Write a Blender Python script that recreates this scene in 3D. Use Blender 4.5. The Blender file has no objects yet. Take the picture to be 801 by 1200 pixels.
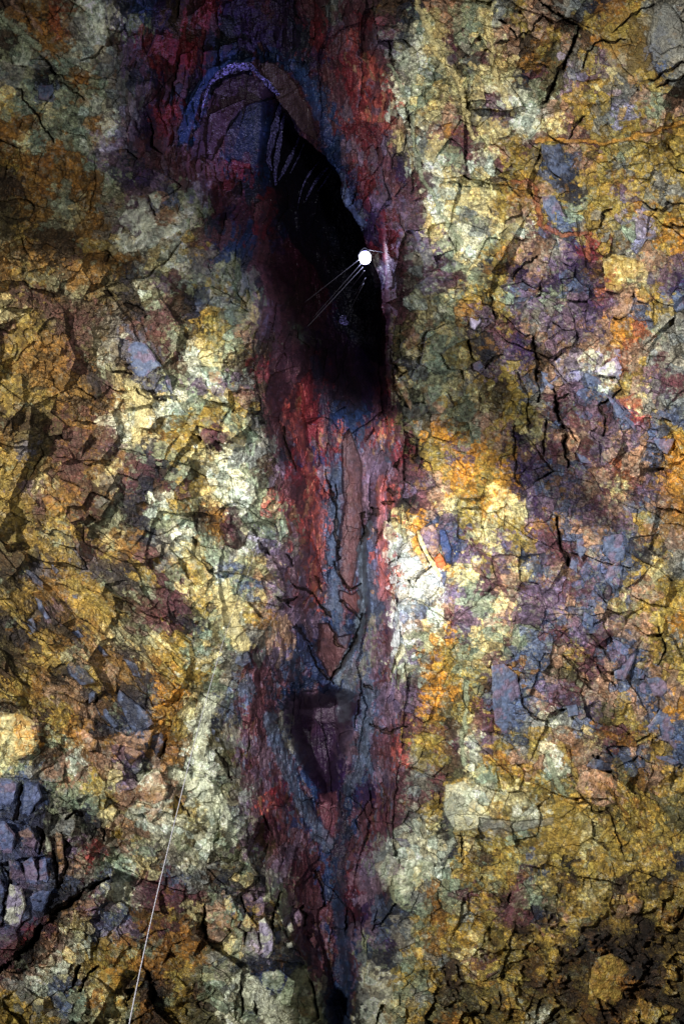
import bpy, bmesh, math, random
import numpy as np
from mathutils import Vector, Matrix
random.seed(7)
S = bpy.context.scene
COL = S.collection
F = 800.0                 # focal length in photo pixels (photo 801 x 1200)
CX, CY = 400.5, 600.0
PITCH = math.radians(35)
CAM = np.array([0.0, 0.0, 1.7])
cp, sp_ = math.cos(PITCH), math.sin(PITCH)
AX = np.array([1.0, 0, 0]); AU = np.array([0, -sp_, cp]); AF = np.array([0, cp, sp_])

def world(px, py, z):
    px = np.asarray(px, float); py = np.asarray(py, float); z = np.asarray(z, float)
    a = (px-CX)/F*z; b = -(py-CY)/F*z
    return CAM + a[..., None]*AX + b[..., None]*AU + z[..., None]*AF

# ------------------------------------------------------------------ rock colours, light and shade painted in, a survey of the wall in 40 x 60 patches
PAL = dict(k=(16,15,18), n=(26,32,50), b=(32,52,90), s=(80,92,118), g=(126,126,118), w=(214,218,192), W=(232,232,224),
 c=(212,198,142), e=(142,152,124), y=(162,138,64), o=(140,100,42), a=(194,140,52), d=(70,52,36), t=(160,128,104),
 m=(92,54,62), r=(116,36,46), R=(182,92,84), p=(110,90,110), v=(46,28,66), l=(156,148,172), u=(92,86,54),
 x=(66,24,40), f=(148,84,52), B=(46,66,108), O=(206,96,52), i=(88,98,134), j=(64,76,108))  # last two keep the blue light on the basalt in their colour
KEYS = ''.join(PAL.keys())
def lin(c):
    c = np.asarray(c, float)/255.0
    return np.where(c <= 0.04045, c/12.92, ((c+0.055)/1.055)**2.4)
PALL = np.array([lin(PAL[k]) for k in KEYS])
ROWS = """
doofewgnbv dmrvvxvxmg mmddnttecg ytdgnooygg
edofgwwnev drmnvvvnrp mrmnectect yttdyyydgg
deoowwdprr rrnnvvvnrm Rmpgwcmect doytdoodsg
eegewggpmr rrvbnbbnvx rRmwwcdgmc oougypgdsg
gekeoegnnv mvnvvmmbxm rRmgwececc nmulmcgyyg
ceseoeggpx nbvvvvmmbm rrRwecucmw weupyygted
yeceewglvr rbmmvbvmmb pRRwcctugp wwtyyglyet
ooeeeowpvr mbmmbbvvmm rrRtwtomcc wwcmygyyty
oceoewlpmm bbmmbbvvmb prpcgcmmct ymytmyeyyy
yooooepnmm mmmbrbvvkb mpmvwwemwm yssstygyyy
doooooevvp mmmrnbnvkn rrpxmwcecd yysnyyoygy
dooeooepvs elxmnrmvnk brpmmwwccy otynyypygg
uooecogpgt wexvxmnvnn gvmpmwcgcy tyseyyyoyy
uyddoogpwt wenmbrbvnb bvrppcwegc wmssygelya
coddmycwww wymbbmmxxn nxrmgpewey ttgvryggya
ouodoooogc wggenmxxxx nWpmgxecno vtpvmocttp
oyyeoounwp meyegmxxxn nnpmgpxeuy vpvspfccpv
ummdedukue dnwgemmdxx nnmmwecyye spepvmttys
cydmmmgdnm mkyecpmmmv nxmmcweopy pgppvptsyg
myydmugsmm eyyetmmevv nxxutecgdm vtppptafeg
yooomuwssx mwccudmmnv vvmuceeynp vdptttftgg
yooomdedse dweedrmmrv vvmkgeecpy pdtlwlfymg
yuooonmcus epwpgdmmrn nvrceecgyd ystpswytpm
yyyoddocuc wecytmmRrn nnmkegyecy ygmpssRcgg
ddumomwwcw eyyeykmRrb bbmugteety yysmpmsRos
oudxmomwco yymcegmRrR smRmuaaett vcpttptpsy
ysummmpene ycdwggnrbr spsrkypaay vpmtmpttsa
yyummocmmn euwwedprRs mppmmyaaya pvssptftda
ypcomdgmnd mywwwemmRv mpRmptaaya vpsptmcmpa
yymoomendw yucwweRmRs mpRkmtcyac cvpspmtsto
yydymdedne edomeeeRRs mkpcaspycy ypotptpygo
uyyeymcong weomwlgRRs msRwapsmcp ypmstssttt
dunysmyomg ccegclppRs msRWWabpyp spmmtssnyg
knsoysnnym eywsecppRs msRWWWacmt cstpspsycg
uyooyyenem mccestpmRs msRWWWpemt mppmpsstyy
yynpyyydmm muycctppms mspWswtpec ppptstcyyy
nknknyyemm mnewyotppb ngpWtwmpet ppspspttya
knyonoceec yeueggtmbm bpmWecaece esmppmstyg
udyyetoncy ywcgnmpsbm sgpwpayecm sstymspsyy
dyoknytono yyegmmmbbm gpmewayeyp ostumtssty
yyottnonsa auegsmnbpb ssppmaayds sspmttssst
dydyotdnna ocgsmmnpvp vspppauyms stmspuytsa
ctdyodnsso ywngmmgvmv pspmmydcmd sgwgsomyss
caueototno owugpmsgvv psmmyymwpy gyttcmotys
cedtwttpnt owwumpmsvv psmRgydwyo ttwotnssys
esgttycpwt dwwgmpmbvv vspmgmucey yyeutouoty
ssneeeyttw tweugmrbbv bvmmgmywwc cyuyttyuyy
sbkgknctwt ycwgpRmbmm bmmmgyndcy wwyyyuyoyu
bskggktytw wuwwgxmmbm nmmpwcnygy euyycyyyyy
bspdpRgteg euwepdmpmb mmgwwwkcyy yyyycyyyoy
spbktReecd gwguegpxmb mpgwwwnydy esykyyyyyn
spssngswmm sgdncngmxb rpgpcweyey mcydyydyky
slbndmwwmm mmegppemmb xpnegoemyd deuycytyyy
ssnktpssoy dctenygpmm xvsneoygym mntyyyydyo
prmdcslpom odtupgwmmb bpsgyoyyyy dyyyddykky
mkdtwyyoeo ooucglgnmm bevgeoyycy yyydkdkkdy
mktwcyoyoo yogennbnmm bgneygdcmy yoyuoodkky
tgwsdcydkd yuegnbnemb bwgyeydyyu ydodyyokdy
ygcseocydk ydeweseewb ngwegyuuyo ydydyydoky
yyygeuceod yuuwegueeb kwwcyuoyuy ywuyodoyyk
""".strip().split('\n')
G = np.zeros((60, 40), int)
for j, r in enumerate(ROWS):
    r = r.replace(' ', '')
    assert len(r) == 40, (j, len(r))
    for i, ch in enumerate(r): G[j, i] = KEYS.index(ch)

# ------------------------------------------------------------------ vectorised noise
def h32(x, y, s):
    n = (x.astype(np.int64)*374761393 + y.astype(np.int64)*668265263 + s*2147483647*3) & 0xffffffff
    n = ((n ^ (n >> 13))*1274126177) & 0xffffffff
    n = ((n ^ (n >> 15))*2246822519) & 0xffffffff
    n = n ^ (n >> 16)
    return (n & 0xffffff).astype(np.float32)/float(0x1000000)
def vn(x, y, s):
    xi = np.floor(x); yi = np.floor(y); fx = x-xi; fy = y-yi
    fx = fx*fx*(3-2*fx); fy = fy*fy*(3-2*fy)
    a = h32(xi, yi, s); b = h32(xi+1, yi, s); c = h32(xi, yi+1, s); d = h32(xi+1, yi+1, s)
    return (a+(b-a)*fx)*(1-fy) + (c+(d-c)*fx)*fy
def fbm(x, y, s, o=4, g=0.5):
    t = 0; a = 1.0; w = 0
    for k in range(o):
        t = t + a*(vn(x*2**k+17.3*k, y*2**k-9.1*k, s+k)*2-1); w += a; a *= g
    return t/w
def voro(x, y, s):
    xi = np.floor(x); yi = np.floor(y)
    f1 = np.full(x.shape, 9.0, np.float32); f2 = f1.copy()
    cx = np.zeros(x.shape, np.float32); cy = cx.copy(); ix = xi.copy(); iy = yi.copy()
    for a in (-1, 0, 1):
        for b in (-1, 0, 1):
            gx = xi+a; gy = yi+b
            px = gx+0.08+0.84*h32(gx, gy, s); py = gy+0.08+0.84*h32(gx, gy, s+1)
            d = np.sqrt((px-x)**2+(py-y)**2)
            c = d < f1
            f2 = np.where(c, f1, np.minimum(f2, d))
            cx = np.where(c, px, cx); cy = np.where(c, py, cy); ix = np.where(c, gx, ix); iy = np.where(c, gy, iy)
            f1 = np.where(c, d, f1)
    return f1, f2, cx, cy, ix, iy
def sst(a, b, x):
    t = np.clip((x-a)/(b-a), 0, 1); return t*t*(3-2*t)

# ------------------------------------------------------------------ surface parameters (fine over what the photo shows, coarse beyond)
def axis(n, step):
    core = np.arange(-12, n+12.01, step)
    m = []; p = step; s = 0
    while s < 560: p = min(p*1.12, 9); s += p; m.append(s)
    m = np.array(m)
    return np.concatenate([(-12-m)[::-1], core, n+12+m]).astype(np.float32)
STEP = 0.95
xs = axis(801, STEP); ys = axis(1200, STEP)
X, Y = np.meshgrid(xs, ys)
NX, NY = len(xs), len(ys)
def xi_of(px): return int(np.clip(np.searchsorted(xs, px), 0, NX-1))
def yi_of(py): return int(np.clip(np.searchsorted(ys, py), 0, NY-1))

wx = X + 9*fbm(X/60, Y/60, 11) + 2.5*fbm(X/13, Y/13, 12, 3)
wy = Y + 9*fbm(X/60, Y/60, 21) + 2.5*fbm(X/13, Y/13, 22, 3)

LB = np.array([(0,130),(100,145),(180,158),(220,215),(300,275),(400,305),(500,322),(600,332),(700,342),(780,300),(850,268),(950,288),(1000,302),(1080,340),(1200,386)], float)
RB = np.array([(0,430),(100,447),(200,482),(300,455),(400,455),(500,464),(600,462),(700,452),(800,474),(900,460),(980,450),(1050,450),(1100,420),(1200,414)], float)
lb = np.interp(wy, LB[:, 0], LB[:, 1]); rb = np.interp(wy, RB[:, 0], RB[:, 1])
mf = sst(-25, 12, wx-lb)*sst(-25, 12, rb-wx)          # the red fissure band

def inpoly(px, py, poly):
    r = np.zeros(px.shape, bool); n = len(poly)
    for i in range(n):
        x1, y1 = poly[i]; x2, y2 = poly[(i+1) % n]
        if y1 == y2: continue
        c = ((y1 > py) != (y2 > py)) & (px < (x2-x1)*(py-y1)/(y2-y1)+x1)
        r ^= c
    return r
def dline(px, py, pts):
    d = np.full(px.shape, 1e9, np.float32); t0 = np.zeros(px.shape, np.float32); n = len(pts)-1; sg = np.zeros(px.shape, np.float32)
    for i in range(n):
        ax, ay = pts[i]; bx, by = pts[i+1]; L = (bx-ax)**2+(by-ay)**2+1e-6
        t = np.clip(((px-ax)*(bx-ax)+(py-ay)*(by-ay))/L, 0, 1)
        e = np.hypot(px-ax-t*(bx-ax), py-ay-t*(by-ay))
        c = e < d
        sg = np.where(c, np.sign((bx-ax)*(py-ay)-(by-ay)*(px-ax)), sg)
        t0 = np.where(c, (i+t)/n, t0); d = np.where(c, e, d)
    return d, t0, sg
def window(pts, pad):
    x0 = min(p[0] for p in pts)-pad; x1 = max(p[0] for p in pts)+pad
    y0 = min(p[1] for p in pts)-pad; y1 = max(p[1] for p in pts)+pad
    return slice(yi_of(y0), yi_of(y1)+1), slice(xi_of(x0), xi_of(x1)+1)

# ------------------------------------------------------------------ large form of the chamber (metres along the view axis)
Z = 22 - 3.6*(1-sst(-60, 300, X)) - 4.2*sst(500, 880, X) - 6.0*sst(850, 1250, Y) - 3.0*(1-sst(-150, 260, Y))
Z = Z - 8*sst(801, 1370, X) - 8*(1-sst(-570, 0, X)) - 5*(1-sst(-570, 0, Y)) - 3*sst(1250, 1770, Y)
fc = np.interp(Y, [0,200,400,600,800,1000,1200], [290,330,385,398,385,385,400])
fw = np.interp(Y, [0,200,400,600,800,1000,1200], [150,130,80,62,85,80,35])
Z = Z + 5.5*np.exp(-((X-fc)/fw)**2)
# the shaft going up and back, its right-hand rim a sharp overhanging edge
VOID = [(318,112),(333,135),(345,150),(374,174),(392,198),(401,235),(419,262),(428,290),(440,320),(450,370),(455,430),(450,470),(420,492),(395,480),(372,430),(352,350),(330,290),(318,240),(309,190),(313,150)]
rimx = np.interp(wy, [100,112,135,150,174,198,235,262,290,320,370,430,470,510], [300,318,333,345,374,392,401,419,430,440,450,455,452,440])
vy = sst(95, 200, wy)*(1-sst(400, 510, wy))
lefx = np.interp(wy, [100,150,200,300,400,500], [300,305,300,300,330,380])
inside = sst(0, 1, np.clip((wx-lefx)/np.maximum(rimx-lefx, 12), 0, 1)**.75)
Z = Z + np.where(wx < rimx, 11*inside*vy, 0)
lip = np.interp(wy, [230,250,350,450,560,620,700,740,775,800,830], [445,447,455,461,448,432,428,420,404,390,380])
lefl = np.interp(wy, [230,400,500,600,690,740,800,830], [270,300,325,340,345,347,388,380])
rec = (1-sst(-5, 2, wx-lip))*sst(0, 40, wx-lefl)*sst(230, 270, wy)*(1-sst(790, 805, wy))
Z = Z + 1.5*rec

H = np.zeros(X.shape, np.float32)      # relief towards the viewer, in px at the local distance
# facetted rock: every fragment has its own tilt and level
def frag(size, s, ang=0, ex=1.0, ey=1.0, mask=None):
    ca, sa = math.cos(ang), math.sin(ang)
    def T(a, b): return (a*ca+b*sa)/ex/size, (-a*sa+b*ca)/ey/size
    u, v = T(wx, wy)
    f1, f2, cx, cy, ix, iy = voro(u, v, s)
    du, dv = (u-cx)*size, (v-cy)*size
    return f1, f2, du, dv, cx, cy, ix, iy, (ca, sa, ex, ey, size)
def facet(fr, s, tilt, lev, crack, cw):
    f1, f2, du, dv, cx, cy, ix, iy, (ca, sa, ex, ey, size) = fr
    gx = (h32(ix, iy, s+5)-0.5)*2*tilt; gy = (h32(ix, iy, s+6)-0.5)*2*tilt
    h = gx*du + gy*dv + (h32(ix, iy, s+7)-0.5)*lev*size
    h = h - crack*size*(1-sst(0, cw, f2-f1))*(.1+1.9*broken**2)
    return h
def centre(fr):
    f1, f2, du, dv, cx, cy, ix, iy, (ca, sa, ex, ey, size) = fr
    a = cx*ex*size; b = cy*ey*size
    return a*ca-b*sa, a*sa+b*ca
mx_ = X+70*fbm(X/80, Y/80, 35, 4); my_ = Y+70*fbm(X/80, Y/80, 36, 4)
mdiag = (1-sst(170, 330, mx_))*sst(560, 680, my_)*(1-sst(800, 860, my_))
mfine = np.clip((1-sst(110, 240, X+0.2*Y*0))*sst(170, 240, Y)*(1-sst(600, 660, Y)), 0, 1)   # crumbly ochre left
mcrumb = sst(430, 520, mx_)*sst(1000, 1030, Y+12*fbm(X/25, Y/25, 37, 3))
soft = np.clip(mf*0.55, 0, 1)
layers = [(80, 100, .50, .08, .0, .05), (29, 200, .70, .20, .012, .06), (12, 300, .58, .18, .008, .08), (5.2, 400, .34, .12, .0, .2)]
broken = sst(-.15, .35, fbm(X/33, Y/33, 33, 3))
frs = []
msm = sst(600, 660, mx_)*(1-sst(200, 270, my_)) + (1-sst(60, 130, mx_))*(1-sst(120, 190, my_))*.6
for (size, s, ti, le, cr, cw) in layers:
    iso = frag(size, s, 0.25, 1.0, 0.92)
    ver = frag(size*.85, s+40, 0.05, 0.62, 1.7)
    dia = frag(size*.85, s+80, 0.72, 1.7, 0.7)
    hi, hv, hd = facet(iso, s, ti, le, cr, cw), facet(ver, s+40, ti*.8, le*.8, cr, cw), facet(dia, s+80, ti, le, cr, cw)
    sv = (mf > 0.45) ; sd = (mdiag > 0.5)
    h = np.where(sv, hv, np.where(sd, hd, hi))
    if size in (29, 12): h = h*(.35+1.3*sst(-.3, .3, fbm(X/60, Y/60, 38+size, 2)))
    H += h*(1-0.2*soft)*(1-(.55*msm if size < 60 else 0))
    c3 = [centre(q) for q in (iso, ver, dia)]
    cxx = np.where(sv, c3[1][0], np.where(sd, c3[2][0], c3[0][0])); cyy = np.where(sv, c3[1][1], np.where(sd, c3[2][1], c3[0][1]))
    rr = np.where(sv, h32(ver[6], ver[7], s+9), np.where(sd, h32(dia[6], dia[7], s+9), h32(iso[6], iso[7], s+9)))
    r2 = np.where(sv, h32(ver[6], ver[7], s+19), np.where(sd, h32(dia[6], dia[7], s+19), h32(iso[6], iso[7], s+19)))
    edge = np.where(sv, ver[1]-ver[0], np.where(sd, dia[1]-dia[0], iso[1]-iso[0]))
    frs.append((cxx, cyy, rr, r2, edge))
def grain(ang, la, lb_, s):
    ca, sa = math.cos(ang), math.sin(ang)
    return fbm((X*ca+Y*sa)/la, (-X*sa+Y*ca)/lb_, s, 4, .6)
mg = sst(625, 680, mx_)*sst(860, 900, my_)*(1-sst(985, 1010, my_))
gA = grain(.95, 60, 4.5, 801); gB = grain(.9, 70, 6, 811); gC = grain(1.45, 60, 5, 821)
mtl = (1-sst(60, 130, mx_))*(1-sst(130, 190, my_)); mfl = np.exp(-((mx_-270)/50)**2)*sst(400, 500, my_)*(1-sst(720, 800, my_))
H += 5*gA*mg+5*gB*mtl+2.5*gC*mfl + 3*gC*mf + 6*grain(-.75, 90, 14, 831)*msm
rg = lambda sc, sd, o: 1-2.2*np.abs(fbm(wx/sc, wy/sc, sd, o, .62))
H += (2.6*rg(17, 841, 4) + 1.3*rg(6, 851, 3))*(1-.3*mf)*(1-.5*np.clip(msm, 0, 1)) + 4.5*rg(44, 861, 3)*(1-.5*mf)
H += 11*fbm(X/150, Y/150, 30, 2) + 9*fbm(X/70, Y/70, 31, 3) + 2.6*fbm(X/11, Y/11, 32, 5, .72)*(1.15+1.0*mfine+1.2*mcrumb)*(1-.35*mf)
# honeycombed, pitted crust low on the right
pit = fbm(wx/26, wy/22, 51, 4, .6) + .2*sst(600, 760, mx_)*sst(1060, 1150, my_)
H -= mcrumb*sst(-.02, .14, pit)*34*sst(1000, 1120, Y)*(0.4+0.6*sst(520, 760, X))

# ------------------------------------------------------------------ colour: fragments take the rock colour the survey has where they lie
def fold(a, m):
    a = np.abs(a) % (2*m); return np.minimum(a, 2*m-a)
def look(a, b):
    a = fold(a, 800.0); b = fold(b, 1200.0)
    i = np.clip((a/20.0).astype(int), 0, 39); j = np.clip((b/20.0).astype(int), 0, 59)
    return G[j, i]
cA = look(frs[1][0]*.5+frs[2][0]*.5+(frs[2][2]-.5)*16, frs[1][1]*.5+frs[2][1]*.5+(frs[2][3]-.5)*16)
cB = look(frs[2][0]+(frs[2][2]-.5)*22, frs[2][1]+(frs[2][3]-.5)*22)
cC = look(frs[3][0]+(frs[3][2]-.5)*34, frs[3][1]+(frs[3][3]-.5)*34)
cD = look(wx+20*fbm(X/7, Y/7, 61, 3), wy+20*fbm(X/7, Y/7, 71, 3))
q = fbm(X/16, Y/16, 81, 5, .65)
cE = look(frs[1][0]+(frs[1][2]-.5)*14, frs[1][1]+(frs[1][3]-.5)*14)
idx = np.where(q > .2, cC, np.where(q < -.24, cD, np.where(frs[2][2] > .5, cB, np.where(frs[1][2] > .66, cE, cA))))
swap = (mf > .5) & (wy > 470+40*frs[1][2]) & (frs[2][3]*.6+frs[3][2]*.4+.5*fbm(X/30, Y/30, 99, 3) > .56)
alt_ = np.array([KEYS.index(c) for c in 'mpxvmdps'])[(frs[3][3]*7.99).astype(int)]
sw2 = (idx == KEYS.index('R')) & (frs[3][2] > .5)
idx = np.where(sw2, np.array([KEYS.index(c) for c in 'mprt'])[(frs[2][3]*3.99).astype(int)], idx)
idx = np.where(swap & np.isin(idx, [KEYS.index(c) for c in 'rRbmn']), alt_, idx)
C = PALL[idx].astype(np.float32)
q2 = fbm(X/6, Y/6, 85, 4, .7)[..., None]
C2 = PALL[cD]
gx = np.clip(fold(wx, 800.0)/20-.5, 0, 38.999); gy = np.clip(fold(wy, 1200.0)/20-.5, 0, 58.999); gi = gx.astype(int); gj = gy.astype(int); tx = (gx-gi)[..., None]; ty = (gy-gj)[..., None]
PG = PALL[G]
SM = (PG[gj, gi]*(1-tx)+PG[gj, gi+1]*tx)*(1-ty)+(PG[gj+1, gi]*(1-tx)+PG[gj+1, gi+1]*tx)*ty
C = C*.76+SM.astype(np.float32)*.24
C = C*(1-.35*sst(0, .3, q2)) + C2*.35*sst(0, .3, q2)
# stone to stone variation and fine speckle of the minerals themselves
jit = (0.70+0.6*frs[2][2])*(0.82+0.36*frs[3][3])*(0.85+.30*frs[1][3])
C *= jit[..., None]
tint = (frs[2][3]-.5)*.22
C[..., 0] *= 1+tint; C[..., 2] *= 1-tint*1.2
sp = fbm(X/3.4, Y/3.4, 91, 4, .8)
C *= (1+.34*fbm(X/1.7, Y/1.7, 96, 2)*(1-.5*mf))[..., None]
C *= np.clip(1+1.3*sp*(1-.3*mf), .2, 2.2)[..., None]
gr = (fbm(X/4.5, Y/4.5, 93, 4, .8))[..., None]*(1-.6*mf[..., None])
for lo_, col_, am in ((.16, (186,182,160), .5), (.1, (150,104,50), 0)):
    C = C*(1-am*sst(lo_, lo_+.25, gr)) + lin(col_)*am*sst(lo_, lo_+.25, gr)*np.clip(SM.mean(-1, keepdims=True)*5, .15, 1)
C = C*(1-.5*sst(.14, .36, -gr)) + np.array([.035,.022,.02])*.5*sst(.14, .36, -gr)
C = C.astype(np.float32)
def mixc(sl, m, ch, var=.25, seed=0):
    c = PALL[KEYS.index(ch)] if isinstance(ch, str) else lin(ch)
    vv = 1+var*fbm(X[sl]/5, Y[sl]/5, 500+seed, 3)*1.6
    C[sl] = C[sl]*(1-m[..., None]) + c*vv[..., None]*m[..., None]
# shade round the shaft, painted as a darker colour on the fissure band
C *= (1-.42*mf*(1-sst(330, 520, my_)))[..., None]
dull = ((1-sst(110, 250, mx_))*sst(190, 260, my_)*(1-sst(760, 860, my_)))[..., None]*.42
C = (C*(1-dull)+dull*lin((112,88,46))*(C.mean(-1, keepdims=True)/.12)**.45).astype(np.float32)
# rust and pale sulphur crust speckle
rs = sst(.28, .42, fbm(X/11, Y/11, 95, 5, .7))*(1-mf)*.55
mixc((slice(None), slice(None)), rs*(fbm(X/70, Y/70, 97, 2) > 0), 'o')
mixc((slice(None), slice(None)), rs*(fbm(X/70, Y/70, 97, 2) <= 0)*.8, 'e')
# recess the darkest types: joints and pockets, their shade partly in the colour
KN = np.isin(idx, [KEYS.index(c) for c in 'kd'])
H -= np.where(KN & (mf < .5), 3.0, 0)

mixc((slice(None), slice(None)), (mcrumb*sst(0, .16, pit)*sst(1000, 1120, Y)*(0.3+0.6*sst(520, 760, X))*.85).astype(np.float32), (44,30,16), .3, 9)  # shade inside the pits, painted dark brown into the crust
# --- sheets and plates of the fissure
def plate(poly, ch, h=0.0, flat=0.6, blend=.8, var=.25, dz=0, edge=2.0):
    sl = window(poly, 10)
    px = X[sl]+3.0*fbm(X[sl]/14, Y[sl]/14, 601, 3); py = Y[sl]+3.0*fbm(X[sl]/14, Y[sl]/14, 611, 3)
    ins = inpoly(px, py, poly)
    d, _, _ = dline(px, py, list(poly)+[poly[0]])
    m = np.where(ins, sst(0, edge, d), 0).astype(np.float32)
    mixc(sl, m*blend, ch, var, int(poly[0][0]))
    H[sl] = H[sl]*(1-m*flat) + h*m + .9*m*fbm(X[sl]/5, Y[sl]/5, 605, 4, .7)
    Z[sl] = Z[sl] + dz*m
def strip(pts, w, ch, h=0.0, blend=.8, flat=.25, var=.5, warp=5.0):
    sl = window(pts, w+10)
    px = X[sl]+warp*fbm(X[sl]/12, Y[sl]/12, 621, 4, .65); py = Y[sl]+warp*fbm(X[sl]/12, Y[sl]/12, 631, 4, .65)
    d, t, _ = dline(px, py, pts)
    m = (1-sst(w*.35, w*.6, d+w*.35*fbm(X[sl]/7, Y[sl]/7, 636, 4, .7))).astype(np.float32)
    mixc(sl, m*blend, ch, var, int(pts[0][0]))
    H[sl] = H[sl]*(1-m*flat) + h*np.sqrt(np.clip(1-(d/(w*.62))**2, 0, 1))*(1+1.1*fbm(X[sl]/9, Y[sl]/22, 651, 4, .6))
plate([(222,192),(228,165),(240,130),(250,105),(262,92),(285,86),(305,92),(320,112),(292,124),(275,140),(262,165),(250,190),(236,186)], (54,36,50), 0, .6, .85, .15)
plate([(302,71),(325,74),(345,95),(365,130),(376,170),(352,152),(332,134),(318,112),(308,90)], (70,52,52), 5, .8, .92, .15)
plate([(268,140),(290,124),(315,112),(312,150),(308,200),(285,190),(262,185),(262,165)], 'n', 0, .5, .75)
plate([(207,165),(213,130),(226,104),(244,80),(270,70),(300,66),(296,74),(262,80),(244,98),(230,130),(220,168)], 'b', 4, .4, .85)
strip([(340,78),(362,100),(376,135),(386,165),(398,205)], 15, 'b', 4)
strip([(398,205),(406,238),(424,262)], 9, 's', 3)
plate([(296,225),(318,200),(345,280),(400,370),(450,430),(452,478),(420,492),(380,486),(350,450),(330,400),(318,340),(300,290)], (46,24,32), 0, .1, .6, .6, edge=26)  # shade of the shaft mouth painted into the rock colour
plate([(322,118),(334,138),(346,152),(373,176),(391,202),(400,237),(418,264),(436,312),(447,370),(450,430),(430,420),(400,370),(372,320),(345,290),(326,250),(314,200),(318,150)], (16,13,26), 0, .3, .85, .5)  # near-black shade of the deep shaft, painted on
plate([(400,515),(410,500),(424,540),(425,600),(424,645),(412,690),(400,686),(393,650),(401,600)], (98,68,70), 2, .6, .8, .35, dz=.6)
plate([(396,690),(412,697),(424,690),(421,722),(408,712),(398,705)], (100,62,62), 0, .8, .9, .2, dz=.4)
plate([(372,730),(384,728),(394,745),(412,740),(407,765),(388,797),(370,768)], (96,64,66), 2, .6, .85, .4, dz=.5)
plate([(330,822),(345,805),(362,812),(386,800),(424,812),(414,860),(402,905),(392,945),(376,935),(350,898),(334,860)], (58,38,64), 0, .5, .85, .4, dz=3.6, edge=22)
plate([(352,810),(372,806),(388,816),(420,822),(410,850),(380,848),(350,838)], (78,60,78), 0, .5, .6, .3)
plate([(372,930),(396,925),(396,960),(388,995),(378,985)], (112,66,78), 0, .5, .8, .3)
strip([(396,560),(393,620),(391,680),(394,722),(402,748)], 15, (56,68,90), 4, .6, .6)
strip([(434,615),(425,640),(424,680),(425,712),(418,745),(404,775),(392,800)], 10, (92,104,118), 7, .9, .7)
strip([(412,780),(404,815),(402,840)], 16, (90,96,110), 3, .6)
strip([(352,738),(362,770),(376,795),(388,806)], 15, (38,50,86), 2, .85)
strip([(318,770),(340,790),(356,802)], 24, 'n', 1, .6)
strip([(314,842),(322,868),(335,895),(348,930),(372,975),(384,990)], 15, (84,98,122), 9, .7)
strip([(430,800),(429,850),(424,895),(408,925)], 14, (86,96,114), 8, .65)
strip([(404,930),(402,970),(396,1010),(396,1060)], 17, 'n', 1, .7)
strip([(398,1060),(401,1110),(402,1160),(403,1230)], 18, (26,40,66), -6, .85)
strip([(345,490),(352,520),(362,560),(372,600),(374,650),(366,690)], 12, 'R', 2, .45, .2)
strip([(448,560),(446,600),(449,640),(447,700)], 9, (205,125,125), 2, .45, .2)
strip([(370,420),(376,470),(384,500),(390,560)], 12, 'n', -2, .6, .2)
# pale and ochre seams that stand proud
for pts, w, ch, h in [
  ([(488,-5),(497,28),(512,60),(530,84),(541,102),(545,132),(553,162)], 7, 'c', 5),
  ([(570,20),(574,55),(579,84),(590,110),(600,132)], 6, 'c', 4),
  ([(455,75),(470,100),(482,130),(484,170),(495,210),(515,245),(540,285)], 5, 'e', 4),
  ([(545,800),(546,835),(541,870),(545,895)], 6, 'e', 3),
  ([(630,165),(665,164),(705,168),(745,160),(801,142)], 5, 'a', 3),
  ([(628,222),(633,262),(655,275),(692,272)], 6, 'f', 4),
  ([(601,214),(614,212),(627,222)], 5, 'f', 3),
  ([(692,272),(686,290),(690,305)], 5, 'f', 3),
  ([(560,640),(580,665),(592,700)], 6, 'm', 0),
  ([(20,20),(50,45),(70,75)], 4, 'o', 3), ([(0,20),(22,38),(45,55)], 7, 'e', 4), ([(10,0),(35,20),(48,40)], 4, 't', 3),
  ([(655,870),(668,895),(676,915)], 6, 'y', 3), ([(700,1000),(716,960),(722,945)], 6, 'y', 2),
  ([(744,920),(765,950),(790,985)], 6, 'y', 5), ([(758,925),(785,955),(801,975)], 4, 'u', -3), ([(735,930),(752,965),(760,990)], 4, 'y', 4),
  ([(690,915),(712,925),(735,955)], 4, 'o', 3), ([(640,880),(650,910),(662,935)], 7, 'e', 4),
  ([(205,905),(240,930),(250,950)], 16, 'w', 3), ([(232,905),(262,945),(272,985)], 12, 'w', 2), ([(245,820),(232,880),(238,900)], 16, 'w', 2),
  ([(150,448),(168,470),(160,515)], 16, 'c', 3), ([(262,690),(272,735),(285,755)], 20, 'c', 2),
  ([(285,1150),(300,1170),(330,1195)], 30, 'w', 3)]:
    strip(pts, w, ch, h, .75, .3)
plate([(468,655),(485,640),(505,655),(515,690),(500,720),(475,735),(462,720),(460,690)], 'w', 1, .1, .3, .25, edge=22)  # paints part of the bright pool of light into the wall colour
plate([(630,945),(660,938),(690,948),(695,990),(670,1003),(640,1000),(628,975)], 'y', 4, .15, .3)
plate([(-12,905),(24,905),(50,918),(54,950),(48,1000),(60,1030),(54,1070),(30,1092),(10,1108),(-12,1120)], (66,70,100), 0, .1, .4, .5)  # blue light painted on the wall under the basalt blocks too
plate([(520,920),(545,915),(560,935),(575,960),(560,972),(535,975),(518,950)], 'w', 5, .4, .55)
plate([(560,958),(600,962),(650,958),(648,968),(600,975),(562,970)], 'g', -3, .3, .6)
plate([(700,38),(735,5),(770,20),(760,60),(770,90),(735,100),(712,75)], 'y', 0, .5, .3)
plate([(765,8),(790,0),(801,40),(790,70),(765,75),(756,50)], 'g', 4, .5, .6)

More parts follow.
